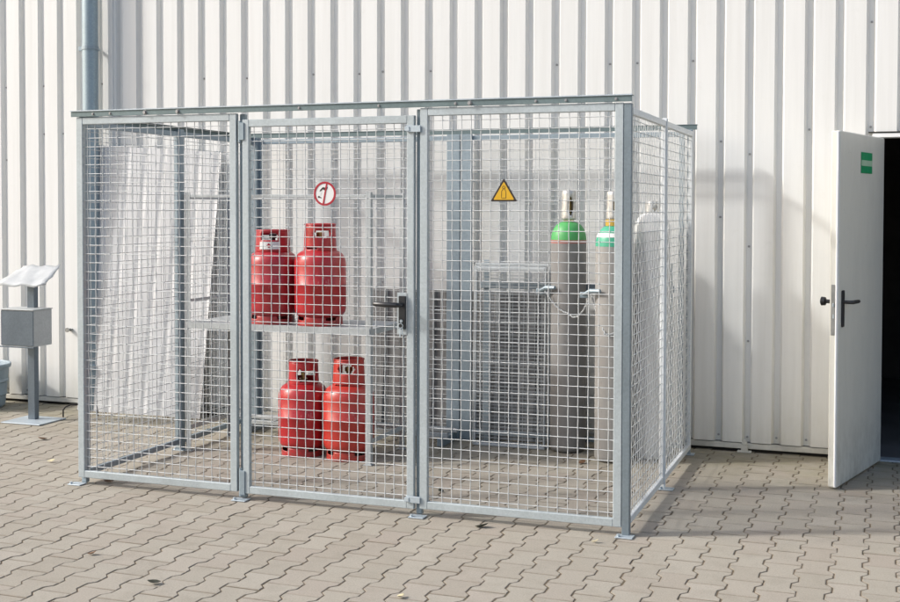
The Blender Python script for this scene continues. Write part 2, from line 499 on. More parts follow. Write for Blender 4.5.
# local x = along leaf, local y = right hand normal of that direction pointing to -? (y>0 lies on the +X side)
dn = DR @ Vector((0, 1, 0)); YS = 1 if dn.x > 0 else -1
def dobj(name, b, mat, parent, smooth=None):
    bmesh.ops.transform(b, matrix=Matrix.Translation((hx, hy, 0)) @ DR.to_4x4(), verts=b.verts)
    return obj(name, b, mat, parent, HW, smooth)
def dbox(b, s0, s1, n0, n1, z0, z1, bev=.003):
    a, c = sorted((n0 * YS, n1 * YS)); return box(b, s0, s1, a, c, z0, z1, bev)
bm = new(); dbox(bm, .0, LW, -TH, 0, .012, 2.13, .006)
door = dobj('door', bm, DOORP, wall); tag(door, 'grey white steel door standing open')
bm = new(); dbox(bm, LW - .001, LW + .012, -.018, -.004, .014, 2.128, .005)
dobj('door_rebate', bm, SHEET, door)
bm = new(); dbox(bm, LW, LW + .004, -.044, -.022, .92, 1.22, .002)
lk = dobj('lock_plate', bm, STEEL, door)
bm = new(); dbox(bm, LW + .004, LW + .014, -.034, -.025, 1.09, 1.11, .002); dbox(bm, LW + .004, LW + .007, -.034, -.025, 1.02, 1.045, .001)
dobj('latch_bolt', bm, FOOT, lk)
bm = new(); dbox(bm, LW - .085, LW - .048, .001, .011, .965, 1.185, .004)
hd = dobj('door_handle', bm, BLACKP, door)
bm = new()
tube(bm, [(LW - .067, YS * .011, 1.115), (LW - .067, YS * .05, 1.115), (LW - .08, YS * .06, 1.115), (LW - .2, YS * .06, 1.113)], [.011, .011, .012, .0105], 12)
dobj('lever', bm, BLACKP, hd, 40)
bm = new(); dbox(bm, LW - .085, LW - .048, -TH - .011, -TH - .001, .965, 1.185, .004)
kn = dobj('door_knob', bm, BLACKP, door)
bm = new(); tube(bm, [(LW - .067, -YS * (TH + .011), 1.115), (LW - .067, -YS * (TH + .04), 1.115), (LW - .067, -YS * (TH + .045), 1.115), (LW - .067, -YS * (TH + .068), 1.115), (LW - .067, -YS * (TH + .072), 1.115)], [.012, .012, .025, .027, .02], 16)
dobj('knob', bm, BLACKP, kn, 40)
bm = new(); dbox(bm, .29, .53, .001, .003, 1.89, 2.02, 0)
st = dobj('exit_sticker', bm, STK_G, door)
bm = new(); dbox(bm, .292, .525, .003, .0036, 1.936, 1.971, 0)
dobj('sticker_band', bm, STK_L, st)
bm = new()
for z in (.3, 1.85):
    tube(bm, [(-.004, -YS * TH, z), (-.004, -YS * TH, z + .12)], .009, 12)
dobj('hinge', bm, STEEL, door)

# ------------------------------------------------------------------ gas cage
GC = (1.66, 1.08, 0)
CW, CD = 3.33, 2.15
cage = thing('gas_cage', 'galvanised wire mesh cage for gas bottles standing on the paving by the hall wall', 'cage', GC)
MP = .0535; MR = .0024

def wire_mesh(f, u0, u1, v0, v1, pitch=MP, r=MR, n=5, pv=None):
    """woven crimped mesh in a plane: f(u, v, d) -> xyz"""
    bm = new()
    nu = max(1, round((u1 - u0) / pitch)); nv = max(1, round((v1 - v0) / (pv or pitch)))
    du = (u1 - u0) / nu; dv = (v1 - v0) / nv
    us = [u0 + (i + .5) * du for i in range(nu)]; vs = [v0 + (j + .5) * dv for j in range(nv)]
    for i, u in enumerate(us):
        ju = random.uniform(-.0012, .0012)
        pts = [f(u, v0, 0)] + [f(u + ju, v, r * .85 * (-1) ** (i + j)) for j, v in enumerate(vs)] + [f(u, v1, 0)]
        tube(bm, pts, r, n, caps=False)
    for j, v in enumerate(vs):
        jv = random.uniform(-.0012, .0012)
        pts = [f(u0, v, 0)] + [f(u, v + jv, -r * .85 * (-1) ** (i + j)) for i, u in enumerate(us)] + [f(u1, v, 0)]
        tube(bm, pts, r, n, caps=False)
    return bm

def frame_bm(f, u0, u1, v0, v1, w=.04, wb=.04, d=.015, wt=None):
    wt = wt or wb
    bm = new()
    def bx(a, b, c, e):
        p, q = Vector(f(a, c, -d)), Vector(f(b, e, d))
        box(bm, min(p.x, q.x), max(p.x, q.x), min(p.y, q.y), max(p.y, q.y), min(p.z, q.z), max(p.z, q.z), .003)
    bx(u0, u0 + w, v0, v1); bx(u1 - w, u1, v0, v1)
    bx(u0 + w - .0005, u1 - w + .0005, v0, v0 + wb); bx(u0 + w - .0005, u1 - w + .0005, v1 - wt, v1)
    return bm

def panel(name, f, u0, u1, v0, v1, w=.04, wb=.04, d=.015, mat=GALV, r=MR, lab=None):
    o = obj(name, frame_bm(f, u0, u1, v0, v1, w, wb, d), mat, cage, GC)
    if lab: o['label'] = lab
    obj('wire_mesh', wire_mesh(f, u0 + w, u1 - w, v0 + wb, v1 - wb, r=r), WIRE, o, GC, smooth=180)
    return o
front = lambda u, v, d: (u, d, v)
panel('front_panel', front, .012, 1.098, .045, 2.203, .044, .042)
gate = panel('gate', front, 1.136, 2.182, .040, 2.166, .042, .042, lab='gate of wire mesh with black handle')
panel('front_panel', front, 2.216, 3.3165, .045, 2.203, .044, .042)
for yy in (0.045, 1.095):
    y2 = yy + 1.035
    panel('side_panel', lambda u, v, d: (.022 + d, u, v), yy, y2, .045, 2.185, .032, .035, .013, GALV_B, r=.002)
    panel('side_panel', lambda u, v, d: (CW + .005 + d, u, v), yy, y2, .045, 2.185, .032, .035, .013, GALV_LIT, r=.0023)
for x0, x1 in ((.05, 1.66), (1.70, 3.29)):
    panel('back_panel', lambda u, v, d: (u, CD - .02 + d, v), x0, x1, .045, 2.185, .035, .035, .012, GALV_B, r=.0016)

def post(x, y, z1=2.2, w=.034, mat=GALV_B, l=True, foot=(0, 0), fw=.088):
    bm = new(); box(bm, x - w / 2, x + w / 2, y - w / 2, y + w / 2, .006, z1, .003)
    o = obj('post', bm, mat, cage, GC)
    bm = new(); fx, fy = x + foot[0], y + foot[1]
    box(bm, fx - fw / 2, fx + fw / 2, fy - fw / 2 * .8, fy + fw / 2 * .8, .002, .008, .0015)
    tube(bm, [(fx - fw * .33, fy - .02, .008), (fx - fw * .33, fy - .02, .02)], .009, 6)
    obj('foot_plate', bm, FOOT, o, GC)
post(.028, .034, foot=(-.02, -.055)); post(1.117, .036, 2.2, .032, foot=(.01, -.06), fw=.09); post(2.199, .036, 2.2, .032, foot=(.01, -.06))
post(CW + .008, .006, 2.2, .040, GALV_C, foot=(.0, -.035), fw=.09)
post(.024, 1.083, w=.05); post(CW + .008, 1.083, w=.03, mat=GALV_LIT, foot=(.02, 0), fw=.09)
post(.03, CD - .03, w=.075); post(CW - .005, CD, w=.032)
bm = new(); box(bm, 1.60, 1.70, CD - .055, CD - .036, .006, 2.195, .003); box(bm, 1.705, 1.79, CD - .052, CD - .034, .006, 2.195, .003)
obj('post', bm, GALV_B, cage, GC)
# top angle irons
def angle(name, x0, x1, y0, z0, hz=.036, wd=.05, mat=GALV_D):
    bm = new()
    box(bm, x0, x1, y0, y0 + .005, z0, z0 + hz - .0045, .001)
    box(bm, x0, x1, y0 - .004, y0 + wd, z0 + hz - .004, z0 + hz, .001)
    return obj(name, bm, mat, cage, GC)
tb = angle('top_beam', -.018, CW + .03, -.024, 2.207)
bm = new(); box(bm, -.020, CW + .032, -.030, -.0285, 2.238, 2.2445, .0005); obj('beam_edge', bm, FOOT, tb, GC)
bolt_me = None
def bolt(parent, x, y, z, big=1.):
    global bolt_me
    if bolt_me is None:
        b = new(); lathe(b, [(0, -.010), (.008, -.010), (.009, -.008), (.009, -.002), (.013, -.002), (.013, 0)], 6)
        bmesh.ops.rotate(b, verts=b.verts, cent=(0, 0, 0), matrix=Matrix.Rotation(-PI / 2, 3, 'X'))
        o = obj('bolt', b, BOLT, parent); bolt_me = o.data
    else:
        o = link(bpy.data.objects.new('bolt', bolt_me)); o.parent = parent
    o.location = (x - GC[0], y - GC[1], z - GC[2]); o.scale = (big,) * 3
for x in (.14, .26, .50, .72, 1.5, 1.98, 2.42, 2.50, 2.86, 3.02, 3.28):
    bolt(tb, x, -.024, 2.222, .7 if x not in (.5, .72, 2.50) else 1.1)
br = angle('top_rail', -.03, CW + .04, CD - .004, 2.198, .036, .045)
for sx in (.0,):
    bm = new()
    box(bm, sx, sx + .005, .03, CD - .06, 2.188, 2.215, .001); box(bm, sx - (0 if sx else 0), sx + .035, .03, CD - .06, 2.216, 2.220, .001)
    obj('side_rail', bm, GALV_D if sx == 0 else GALV_LIT, cage, GC)
# gate furniture
bm = new(); box(bm, 2.086, 2.140, -.019, -.016, .985, 1.212, .001)
lp = obj('lock_plate', bm, GALV, gate, GC)
bm = new(); box(bm, 2.098, 2.140, -.031, -.0195, 1.015, 1.195, .004)
hd = obj('gate_handle', bm, BLACKP, gate, GC)
tube_pts = [(2.119, -.031, 1.148), (2.119, -.075, 1.148), (2.108, -.085, 1.149), (2.05, -.088, 1.150), (1.985, -.086, 1.152), (1.975, -.08, 1.152)]
bm = new(); tube(bm, tube_pts, [.011, .012, .0145, .0145, .0135, .010], 12)
o = obj('lever', bm, BLACKP, gate, GC, smooth=40)
bm = new()
tube(bm, [(2.117, -.031, 1.06), (2.117, -.040, 1.06)], .008, 12)
tube(bm, [(2.117 + .013 * math.cos(a), -.046, 1.035 + .013 * math.sin(a)) for a in [2 * PI * k / 14 for k in range(14)]], .0018, 6, True)
box(bm, 2.112, 2.118, -.049, -.047, .972, 1.025, .0005); box(bm, 2.122, 2.13, -.045, -.043, .985, 1.025, .0005)
obj('key_bunch', bm, FOOT, gate, GC)
for z in (2.075, .075):                                  # stop brackets at the lock side
    bm = new(); box(bm, 2.140, 2.222, -.026, -.018, z, z + .036, .002); box(bm, 2.132, 2.16, -.030, -.0265, z + .006, z + .03, .002)
    obj('stop_bracket', bm, FOOT, gate, GC)
for z, h in ((2.04, .12), (.02, .16)):                   # hinges
    bm = new(); tube(bm, [(1.117, -.004, z), (1.117, -.004, z + h)], .012, 12)
    box(bm, 1.118, 1.15, -.022, -.0165, z + .01, z + h - .01, .002)
    obj('hinge', bm, GALV_B, gate, GC)

# ------------------------------------------------------------------ signs on the mesh
def fr(y): return lambda u, v, d: (u, y - d, v)
def circ(cx, cz, r, n=48, a0=0, a1=2 * PI): return [(cx + r * math.cos(a0 + (a1 - a0) * k / n), cz + r * math.sin(a0 + (a1 - a0) * k / n)) for k in range(n)]
sx, sz, sr = 1.650, 1.747, .0665
ps = thing('prohibition_sign', 'round red and white prohibition sign with a black pictogram hung on the gate mesh', 'sign', (sx, -.006, sz))
sl = (sx, -.006, sz)
bm = new(); prism(bm, circ(sx, sz, sr - .002), .001, .003, fr(-.006)); obj('plate', bm, SGN_W, ps, sl)
bm = new(); f = fr(-.006)
po = circ(sx, sz, sr); pi_ = circ(sx, sz, sr * .835)
n = len(po); A = [bm.verts.new(f(u, v, .0045)) for u, v in po]; B = [bm.verts.new(f(u, v, .0045)) for u, v in pi_]
A0 = [bm.verts.new(f(u, v, .0)) for u, v in po]; B0 = [bm.verts.new(f(u, v, .0)) for u, v in pi_]
for i in range(n):
    k = (i + 1) % n
    bm.faces.new((A[i], A[k], B[k], B[i])); bm.faces.new((A0[i], A0[k], A[k], A[i])); bm.faces.new((B[i], B[k], B0[k], B0[i]))
obj('red_ring', bm, SGN_R, ps, sl)
bm = new(); prism(bm, [(sx - .014, sz - .058), (sx - .005, sz - .058), (sx + .017, sz + .058), (sx + .008, sz + .058)], .003, .0048, f)
obj('red_bar', bm, SGN_R, ps, sl)
bm = new()
prism(bm, [(sx - .032, sz + .012), (sx - .027, sz + .022), (sx - .012, sz + .036), (sx + .002, sz + .034), (sx + .018, sz + .036), (sx + .014, sz + .026), (sx + .006, sz + .012), (sx - .004, sz + .020), (sx - .014, sz + .024), (sx - .024, sz + .014)], .003, .0042, f)
prism(bm, circ(sx - .036, sz - .018, .006, 14), .003, .0042, f)
prism(bm, [(sx - .033, sz - .022), (sx - .02, sz - .026), (sx - .021, sz - .021), (sx - .032, sz - .016)], .003, .0041, f)
obj('pictogram', bm, SGN_K, ps, sl)
bm = new()
prism(bm, [(sx - .030, sz - .010), (sx - .026, sz - .012), (sx - .020, sz + .006), (sx - .024, sz + .008)], .003, .0039, f)
for q in range(0): prism(bm, [(sx + .008 + q * .010, sz - .022), (sx + .012 + q * .010, sz - .022), (sx + .012 + q * .010, sz - .012), (sx + .008 + q * .010, sz - .012)], .003, .0038, f)
obj('faded_pictogram', bm, SGN_GY, ps, sl)

tx, z0, z1, hw = 2.684, 1.704, 1.826, .0735
ws = thing('warning_sign', 'yellow triangular warning sign with a gas bottle pictogram hung on the mesh', 'sign', (tx, -.006, z0))
sl = (tx, -.006, z0)
def tri(k):                                              # inset triangle with cut corners
    cz = z0 + (z1 - z0) / 3
    P = [(tx - hw, z0), (tx + hw, z0), (tx, z1)]
    P = [(tx + (u - tx) * k, cz + (v - cz) * k) for u, v in P]
    o = []
    for i in range(3):
        a, b, c = Vector(P[i - 1]), Vector(P[i]), Vector(P[(i + 1) % 3])
        o += [tuple(b + (a - b) * .05), tuple(b + (a - b) * .015 + (c - b) * .015), tuple(b + (c - b) * .05)]
    return o
bm = new(); prism(bm, tri(1.0), .0, .002, f); obj('plate', bm, SGN_K, ws, sl)
bm = new(); prism(bm, tri(.78), .002, .003, f); obj('yellow_field', bm, SGN_Y, ws, sl)
bm = new()
bz = z0 + .018
def stroke(pts, w=.0022):
    for (a, b), (c, d) in zip(pts, pts[1:]):
        v = Vector((c - a, d - b)); 
        if v.length < 1e-6: continue
        v.normalize(); nn = Vector((-v.y, v.x)) * w / 2; v *= w / 2
        prism(bm, [(a - v.x + nn.x, b - v.y + nn.y), (a - v.x - nn.x, b - v.y - nn.y), (c + v.x - nn.x, d + v.y - nn.y), (c + v.x + nn.x, d + v.y + nn.y)], .003, .0036 + random.uniform(0, .0003), f)
stroke([(tx - .012, bz), (tx + .012, bz), (tx + .012, bz + .036), (tx + .005, bz + .044), (tx + .005, bz + .05)])
stroke([(tx - .012, bz), (tx - .012, bz + .036), (tx - .005, bz + .044), (tx - .005, bz + .05)])
cc = circ(tx, bz + .056, .007, 12); stroke(cc + cc[:1], .002)
obj('bottle_pictogram', bm, SGN_K, ws, sl)

# ------------------------------------------------------------------ steel shelf in the cage
SH = (.76, 1.37, 0)
shelf = thing('steel_shelf', 'galvanised steel shelf rack carrying two red gas bottles inside the cage', 'shelf', SH)
X0, X1, Y0, Y1 = .075, 1.452, 1.075, 1.66
for x in (X0, X1):
    for y in (Y0, Y1):
        bm = new()
        sxn = 1 if x == X0 else -1; syn = 1 if y == Y0 else -1
        box(bm, min(x, x + sxn * .038), max(x, x + sxn * .038), min(y, y + syn * .004), max(y, y + syn * .004), .004, 1.77, .001)
        a, b = sorted((y + syn * .0041, y + syn * .036)); box(bm, min(x, x + sxn * .004), max(x, x + sxn * .004), a, b, .004, 1.77, .001)
        p = obj('post', bm, GALV_L, shelf, SH)
        bm = new(); box(bm, x - .03 + sxn * .02, x + .03 + sxn * .02, y - .03 + syn * .015, y + .03 + syn * .015, .002, .0055, .001)
        obj('foot', bm, GALV_L, p, SH)
def rail(x0, x1, y0, y1, z, h=.03):
    bm = new(); box(bm, min(x0, x1), max(x0, x1), min(y0, y1), max(y0, y1), z, z + h, .002); return obj('rail', bm, GALV_L, shelf, SH)
for z in (1.725,):
    rail(X0 + .039, X1 - .039, Y1 - .006, Y1 - .001, z); 
    rail(X0 + .001, X0 + .005, Y0 + .037, Y1 - .037, z); rail(X1 - .005, X1 - .001, Y0 + .037, Y1 - .037, z)
rail(X0 + .039, X1 - .039, Y0 + .001, Y0 + .006, 1.735, .02)
rail(X0 + .001, X0 + .005, Y0 + .037, Y1 - .037, 1.02, .02)
rail(X0 + .039, X1 - .039, Y1 - .006, Y1 - .001, .14)
rail(X0 + .001, X0 + .005, Y0 + .037, Y1 - .037, .14); rail(X1 - .005, X1 - .001, Y0 + .037, Y1 - .037, .14)
bm = new()
box(bm, X0 + .005, X1 - .005, Y0 - .006, Y0 - .002, .845, .888, .001); box(bm, X0 + .005, X1 - .005, Y1 - .012, Y1 - .008, .845, .882, .001)
box(bm, X0 + .006, X1 - .006, Y0 - .0015, Y1 - .013, .880, .884, .001)
box(bm, X0 + .006, X0 + .010, Y0 + .04, Y1 - .04, .845, .8795, .001); box(bm, X1 - .010, X1 - .006, Y0 + .04, Y1 - .04, .845, .8795, .001)
obj('shelf_board', bm, GALV_L, shelf, SH)

# ------------------------------------------------------------------ red gas bottles
def collar(bm, r0, r1, z0, z1, wins, n=72, m=14):
    vs = [[bm.verts.new(((r0 + (r1 - r0) * j / m) * math.cos(2 * PI * i / n), (r0 + (r1 - r0) * j / m) * math.sin(2 * PI * i / n), z0 + (z1 - z0) * j / m)) for i in range(n)] for j in range(m + 1)]
    for j in range(m):
        for i in range(n):
            a = 360 * (i + .5) / n; h = (j + .5) / m
            skip = False
            for ac, aw, h0, h1, shp in wins:
                d = (a - ac + 180) % 360 - 180
                if shp == 'oval':
                    if (d / aw) ** 2 + ((h - (h0 + h1) / 2) / ((h1 - h0) / 2)) ** 2 < 1: skip = True
                elif abs(d) < aw and h0 <= h <= h1: skip = True
            if not skip: bm.faces.new((vs[j][i], vs[j][(i + 1) % n], vs[j + 1][(i + 1) % n], vs[j + 1][i]))
    bmesh.ops.delete(bm, geom=[v for v in bm.verts if not v.link_faces], context='VERTS')

def red_bottle(label, loc, wins, hc=.15, r=.17, sticker=False, scale=1., ck=1., RED=None):
    RED = RED or globals()['RED']
    t = thing('gas_bottle', label, 'gas bottle', loc, 0, 'red gas bottles inside the cage')
    t.scale = (scale,) * 3
    bm = new()
    prof = [(0, .045), (.08, .046), (.125, .052), (.152, .066), (.166, .088), (.17, .115), (.17, .262), (.1718, .264), (.1718, .272), (.17, .274), (.17, .395), (.168, .420), (.160, .446), (.145, .468), (.122, .484), (.095, .494), (.05, .500), (0, .502)]
    lathe(bm, prof, 56)
    obj('body', bm, RED, t, smooth=50)
    bm = new(); collar(bm, .150, .146, .0, .058, [(a, 17, .62, 1., 'box') for a in (235, 325, 55, 145)], 72, 8)
    o = obj('foot_ring', bm, RED, t, smooth=50); md = o.modifiers.new('t', 'SOLIDIFY'); md.thickness = .004
    bm = new(); collar(bm, .108 * ck, .101 * ck, .485, .492 + hc, wins)
    c = obj('collar', bm, RED, t, smooth=50); md = c.modifiers.new('t', 'SOLIDIFY'); md.thickness = .005
    bm = new(); tube(bm, [(.0985 * ck * math.cos(2 * PI * k / 40), .0985 * ck * math.sin(2 * PI * k / 40), .494 + hc) for k in range(40)], .007, 8, True)
    obj('rim', bm, RED, c, smooth=180)
    bm = new()
    lathe(bm, [(.03, .498), (.03, .52), (.017, .522), (.017, .575), (.022, .577), (.026, .580), (.026, .605), (.018, .608)], 16)
    tube(bm, [(0, 0, .555), (.02, -.045, .555), (.022, -.05, .555)], [.012, .013, .010], 12)
    obj('valve', bm, BRASS if not sticker else BLACKP, t, smooth=40)
    if sticker:
        bm = new(); n = 14
        a0, a1 = math.radians(252), math.radians(318)
        for zz0, zz1, ins in ((.505, .555, 0),):
            lo = []; hi = []
            for k in range(n + 1):
                a = a0 + (a1 - a0) * k / n
                lo.append(bm.verts.new((.1113 * ck * math.cos(a), .1113 * ck * math.sin(a), zz0))); hi.append(bm.verts.new((.1090 * ck * math.cos(a), .1090 * ck * math.sin(a), zz1)))
            for k in range(n): bm.faces.new((lo[k], lo[k + 1], hi[k + 1], hi[k]))
        o = obj('paper_label', bm, SGN_W, c); md = o.modifiers.new('t', 'SOLIDIFY'); md.thickness = .001
        bm = new(); a = math.radians(285); ct = Vector((.1122 * ck * math.cos(a), .1122 * ck * math.sin(a), .530)); tn = Vector((-math.sin(a), math.cos(a), 0)); rd = Vector((math.cos(a), math.sin(a), 0))
        prism(bm, [(0, -.016), (.016, 0), (0, .016), (-.016, 0)], 0, .0015, lambda u, v, d: ct + tn * u + Vector((0, 0, v)) + rd * d)
        obj('hazard_diamond', bm, SGN_R, t)
    return t
SZ = .8845
red_bottle('left red gas bottle on the steel shelf, with a white label on its collar', (.655, 1.245, SZ), [(285, 30, .60, .92, 'box'), (130, 40, .3, .8, 'box')], .135, sticker=True, ck=1.1, RED=RED3)
red_bottle('right red gas bottle on the steel shelf, with a tall collar and no label', (1.005, 1.255, SZ), [(305, 34, .52, .80, 'oval'), (262, 22, .10, .17, 'box'), (120, 40, .3, .8, 'box')], .165, scale=1.02)
red_bottle('left red gas bottle on the ground under the shelf, its collar open on one side', (.868, 1.275, .001), [(318, 34, .12, .62, 'box'), (285, 14, .2, .7, 'oval'), (100, 40, .3, .8, 'box')], .145, scale=.985)
red_bottle('right red gas bottle on the ground beside the shelf post, oval hole in its collar', (1.212, 1.262, .001), [(285, 33, .48, .86, 'oval'), (272, 30, .0, .07, 'box'), (100, 40, .3, .8, 'box')], .165, scale=1.0, RED=RED2)

# ------------------------------------------------------------------ tall gas cylinders
def tall(label, loc, sh_mat, zs=1.45, zt=1.575, body=CYLG, bands=(), capz=(1.60, 1.775), r=.121):
    t = thing('gas_cylinder', label, 'gas cylinder', loc, 0, 'tall gas cylinders at the right of the cage')
    bm = new(); lathe(bm, [(0, .006), (.08, .002), (r - .012, .006), (r - .002, .02), (r, .04), (r, zs)], 48, caps=False); obj('body', bm, body, t, smooth=50)
    h = zt - zs
    bm = new(); lathe(bm, [(r + .0006, zs)] + [(.034 + (r - .034) * math.cos(PI / 2 * k / 9), zs + h * math.sin(PI / 2 * k / 9)) for k in range(0, 10)], 48, caps=False)
    sh = obj('shoulder', bm, sh_mat, t, smooth=50)
    bm = new(); lathe(bm, [(.034, zt - .01), (.036, zt), (.036, capz[0]), (.02, capz[0] + .002), (.02, capz[1] - .06), (.03, capz[1] - .055), (.03, capz[1] - .03), (.0, capz[1] - .028)], 24); 
    obj('valve', bm, BRASS, t, smooth=40)
    bm = new(); collar(bm, .052, .048, capz[0] - .012, capz[1], [(300, 24, .2, .8, 'oval'), (120, 24, .2, .8, 'oval')], 48, 12)
    lathe(bm, [(.048, capz[1]), (.044, capz[1] + .012), (.03, capz[1] + .018), (0, capz[1] + .02)], 48, caps=False)
    bmesh.ops.remove_doubles(bm, verts=bm.verts, dist=.0005)
    c = obj('valve_cap', bm, CAPM, t, smooth=50); md = c.modifiers.new('t', 'SOLIDIFY'); md.thickness = .005
    for z0, z1, ri, mt in bands:
        b = new()
        if z0 < zs: pr = [(r + .0008, z0), (r + .0012, z0 + .002), (r + .0012, z1)]
        else:
            def rr(z): return .034 + (r - .034) * math.sqrt(max(0, 1 - ((z - zs) / h) ** 2))
            pr = [(rr(z0 + (z1 - z0) * k / 4) + .0012, z0 + (z1 - z0) * k / 4) for k in range(5)] if z1 <= zt else [(ri, z0), (ri, z1), (ri - .008, z1 + .002)]
        lathe(b, pr, 40, caps=False); obj('colour_band', b, mt, sh, smooth=50)
    return t
tall('tall grey gas cylinder with a bright green shoulder, next to the stacked mesh panels', (2.525, 2.005, .001), GREEN, 1.452, 1.575, body=CYLD, bands=[(1.428, 1.451, 0, PINK)])
tall('tall grey gas cylinder with a teal shoulder and yellow neck ring behind the corner post', (2.885, 1.79, .001), TEAL, 1.418, 1.555, bands=[(1.478, 1.505, 0, WHITE), (1.552, 1.592, .056, YEL)], capz=(1.605, 1.765))  # the white band is a highlight painted on the teal shoulder
tall('tall pale grey gas cylinder with a plain white shoulder behind the right side mesh', (3.105, 1.98, .001), WHITE, 1.515, 1.64, body=CYLL, capz=(1.655, 1.70))
# holder rail with brackets and the safety chain
HR = (2.5, 2.1, 0)
hr = thing('cylinder_rack', 'grey steel holder rail with brackets and clamps behind the tall gas cylinders', 'rack', HR)
bm = new(); box(bm, 1.86, 3.24, 2.086, 2.10, 1.10, 1.145, .003); obj('rail', bm, GALV_B, hr, HR)
for x in (1.90, 3.20):
    bm = new(); box(bm, x - .02, x + .02, 2.101, 2.112, .004, 1.30, .002); obj('post', bm, GALV_B, hr, HR)
for cx, cy in ((2.525, 2.005), (2.885, 1.79)):
    bm = new()
    pts = [(cx - .20, cy - .05, 1.095), (cx - .135, cy - .095, 1.125), (cx - .06, cy - .135, 1.13)]
    tube(bm, pts, [.009, .016, .012], 8); box(bm, cx - .215, cx - .16, cy - .06, cy - .03, 1.075, 1.115, .004)
    tube(bm, [(cx - .15, cy - .06, 1.12), (cx - .15, 2.085, 1.12)], .011, 8)
    obj('bracket', bm, GALV_B, hr, HR, smooth=40)
def catenary(a, b, sag, n=16):
    a, b = Vector(a), Vector(b)
    return [a.lerp(b, k / n) - Vector((0, 0, sag * 4 * (k / n) * (1 - k / n))) for k in range(n + 1)]
def chain_links(bm, pts, L=.026, w=.008, r=.0021):
    tot = [0.]
    for p, q in zip(pts, pts[1:]): tot.append(tot[-1] + (q - p).length)
    N = int(tot[-1] / (L * .72))
    for k in range(N):
        s = (k + .5) / N * tot[-1]
        i = max(j for j in range(len(tot)) if tot[j] <= s); i = min(i, len(pts) - 2)
        d = (pts[i + 1] - pts[i]).normalized(); c = pts[i] + d * (s - tot[i])
        u = d.orthogonal().normalized()
        if k % 2: u = d.cross(u)
        ov = [c + d * (L / 2 - w / 2) * (1 if math.cos(t) > 0 else -1) + d * math.cos(t) * w / 2 + u * math.sin(t) * w / 2 for t in [2 * PI * q / 10 for q in range(10)]]
        tube(bm, ov, r, 5, True)
bm = new()
chain_links(bm, catenary((2.39, 1.90, 1.10), (2.56, 1.862, .96), .03) + catenary((2.56, 1.862, .96), (2.72, 1.80, 1.08), .07)[1:])
chain_links(bm, catenary((2.735, 1.79, 1.10), (2.86, 1.655, .85), .02) + catenary((2.86, 1.655, .85), (3.02, 1.70, .95), .03)[1:])
tag(obj('safety_chain', bm, WIRE, smooth=180), 'thin steel safety chain sagging across the tall gas cylinders', 'chain')

# ------------------------------------------------------------------ spare mesh panels leaning at the back of the cage
def spare(y, x0, x1, h, lean, first):
    t = thing('spare_mesh_panel', 'galvanised wire mesh panel leaning in a stack at the back of the cage', 'mesh panel', (x0, y, .002), 0, 'stacked spare mesh panels')
    W = x1 - x0
    f = lambda u, v, d: (u, d, v)
    obj('frame', frame_bm(f, 0, W, 0, h, .012, .016, .006, .022), GALV_L, t)
    obj('wire_mesh', wire_mesh(f, .012, W - .012, .016, h - .022, .105, .0014, 4, .026), GALV_L, t, smooth=180)
    t.rotation_euler = (-lean, 0, 0)
    return t
for k in range(3):
    spare(1.955 + -0.0 + .024 * k, 1.845 + random.uniform(-.01, .015), 2.385 + random.uniform(-.02, .01), 1.255 + .012 * k + random.uniform(-.01, .01), .03, k == 0)
# bars lying on the ground behind the shelf
fx = (.9, 1.9, 0)
lf = thing('steel_pallet', 'low galvanised steel pallet frame on the ground behind the red gas bottles', 'pallet', fx)
for y in (1.84, 2.04):
    bm = new(); box(bm, .12, 1.70, y, y + .03, .06, .09, .002)
    obj('bar', bm, GALV_L, lf, fx)
for x in (.14, .9, 1.66):
    bm = new(); box(bm, x - .02, x + .02, 1.80, 2.10, .003, .058, .002)
    obj('foot', bm, GALV_B, lf, fx)
for x in (.3, .62, 1.1, 1.42):
    bm = new(); box(bm, x - .012, x + .012, 1.835, 2.075, .0905, .098, .001, rot=((x, 1.95, .09), Matrix.Rotation(.4, 3, 'Z')))
    obj('cross_bar', bm, GALV_L, lf, fx)

# ------------------------------------------------------------------ corrugated sheet leaning on the wall, left of the cage
bm = new()
pp = .165; xs = []
x = 0
while x < 1.24:
    xs += [(x, 0), (x + .10, 0), (x + .125, .005), (x + .140, .005)]; x += pp
xs = [p for p in xs if p[0] <= 1.24]
H = 2.18
vs = [[bm.verts.new((x, y, z)) for x, y in xs] for z in (0, H)]
for i in range(len(xs) - 1): bm.faces.new((vs[0][i], vs[0][i + 1], vs[1][i + 1], vs[1][i]))
ls = obj('corrugated_sheet', bm, SHEETG)
md = ls.modifiers.new('t', 'SOLIDIFY'); md.thickness = .003
ls.location = (-1.66, 2.19, .004); ls.rotation_euler = (math.radians(-3.2), math.radians(3.6), 0)
tag(ls, 'white corrugated metal sheet leaning on the hall wall behind the cage, beside the downpipe', 'metal sheet')

# added dark sheet, stands in for shade on the wall behind the back panel
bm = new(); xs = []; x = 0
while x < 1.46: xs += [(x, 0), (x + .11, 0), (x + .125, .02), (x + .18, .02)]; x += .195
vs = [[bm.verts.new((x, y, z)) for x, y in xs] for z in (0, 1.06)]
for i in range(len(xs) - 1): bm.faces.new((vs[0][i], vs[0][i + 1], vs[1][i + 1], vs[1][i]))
shade_sheet = obj('corrugated_sheet', bm, SHADE); md = shade_sheet.modifiers.new('t', 'SOLIDIFY'); md.thickness = .003  # added sheet, stands in for shade on the wall
shade_sheet.location = (.94, 2.19, .004); shade_sheet.rotation_euler = (math.radians(-5), 0, 0)
tag(shade_sheet, 'added dark ribbed sheet standing in for shade on the low wall behind the shelf and stacked panels', 'metal sheet')

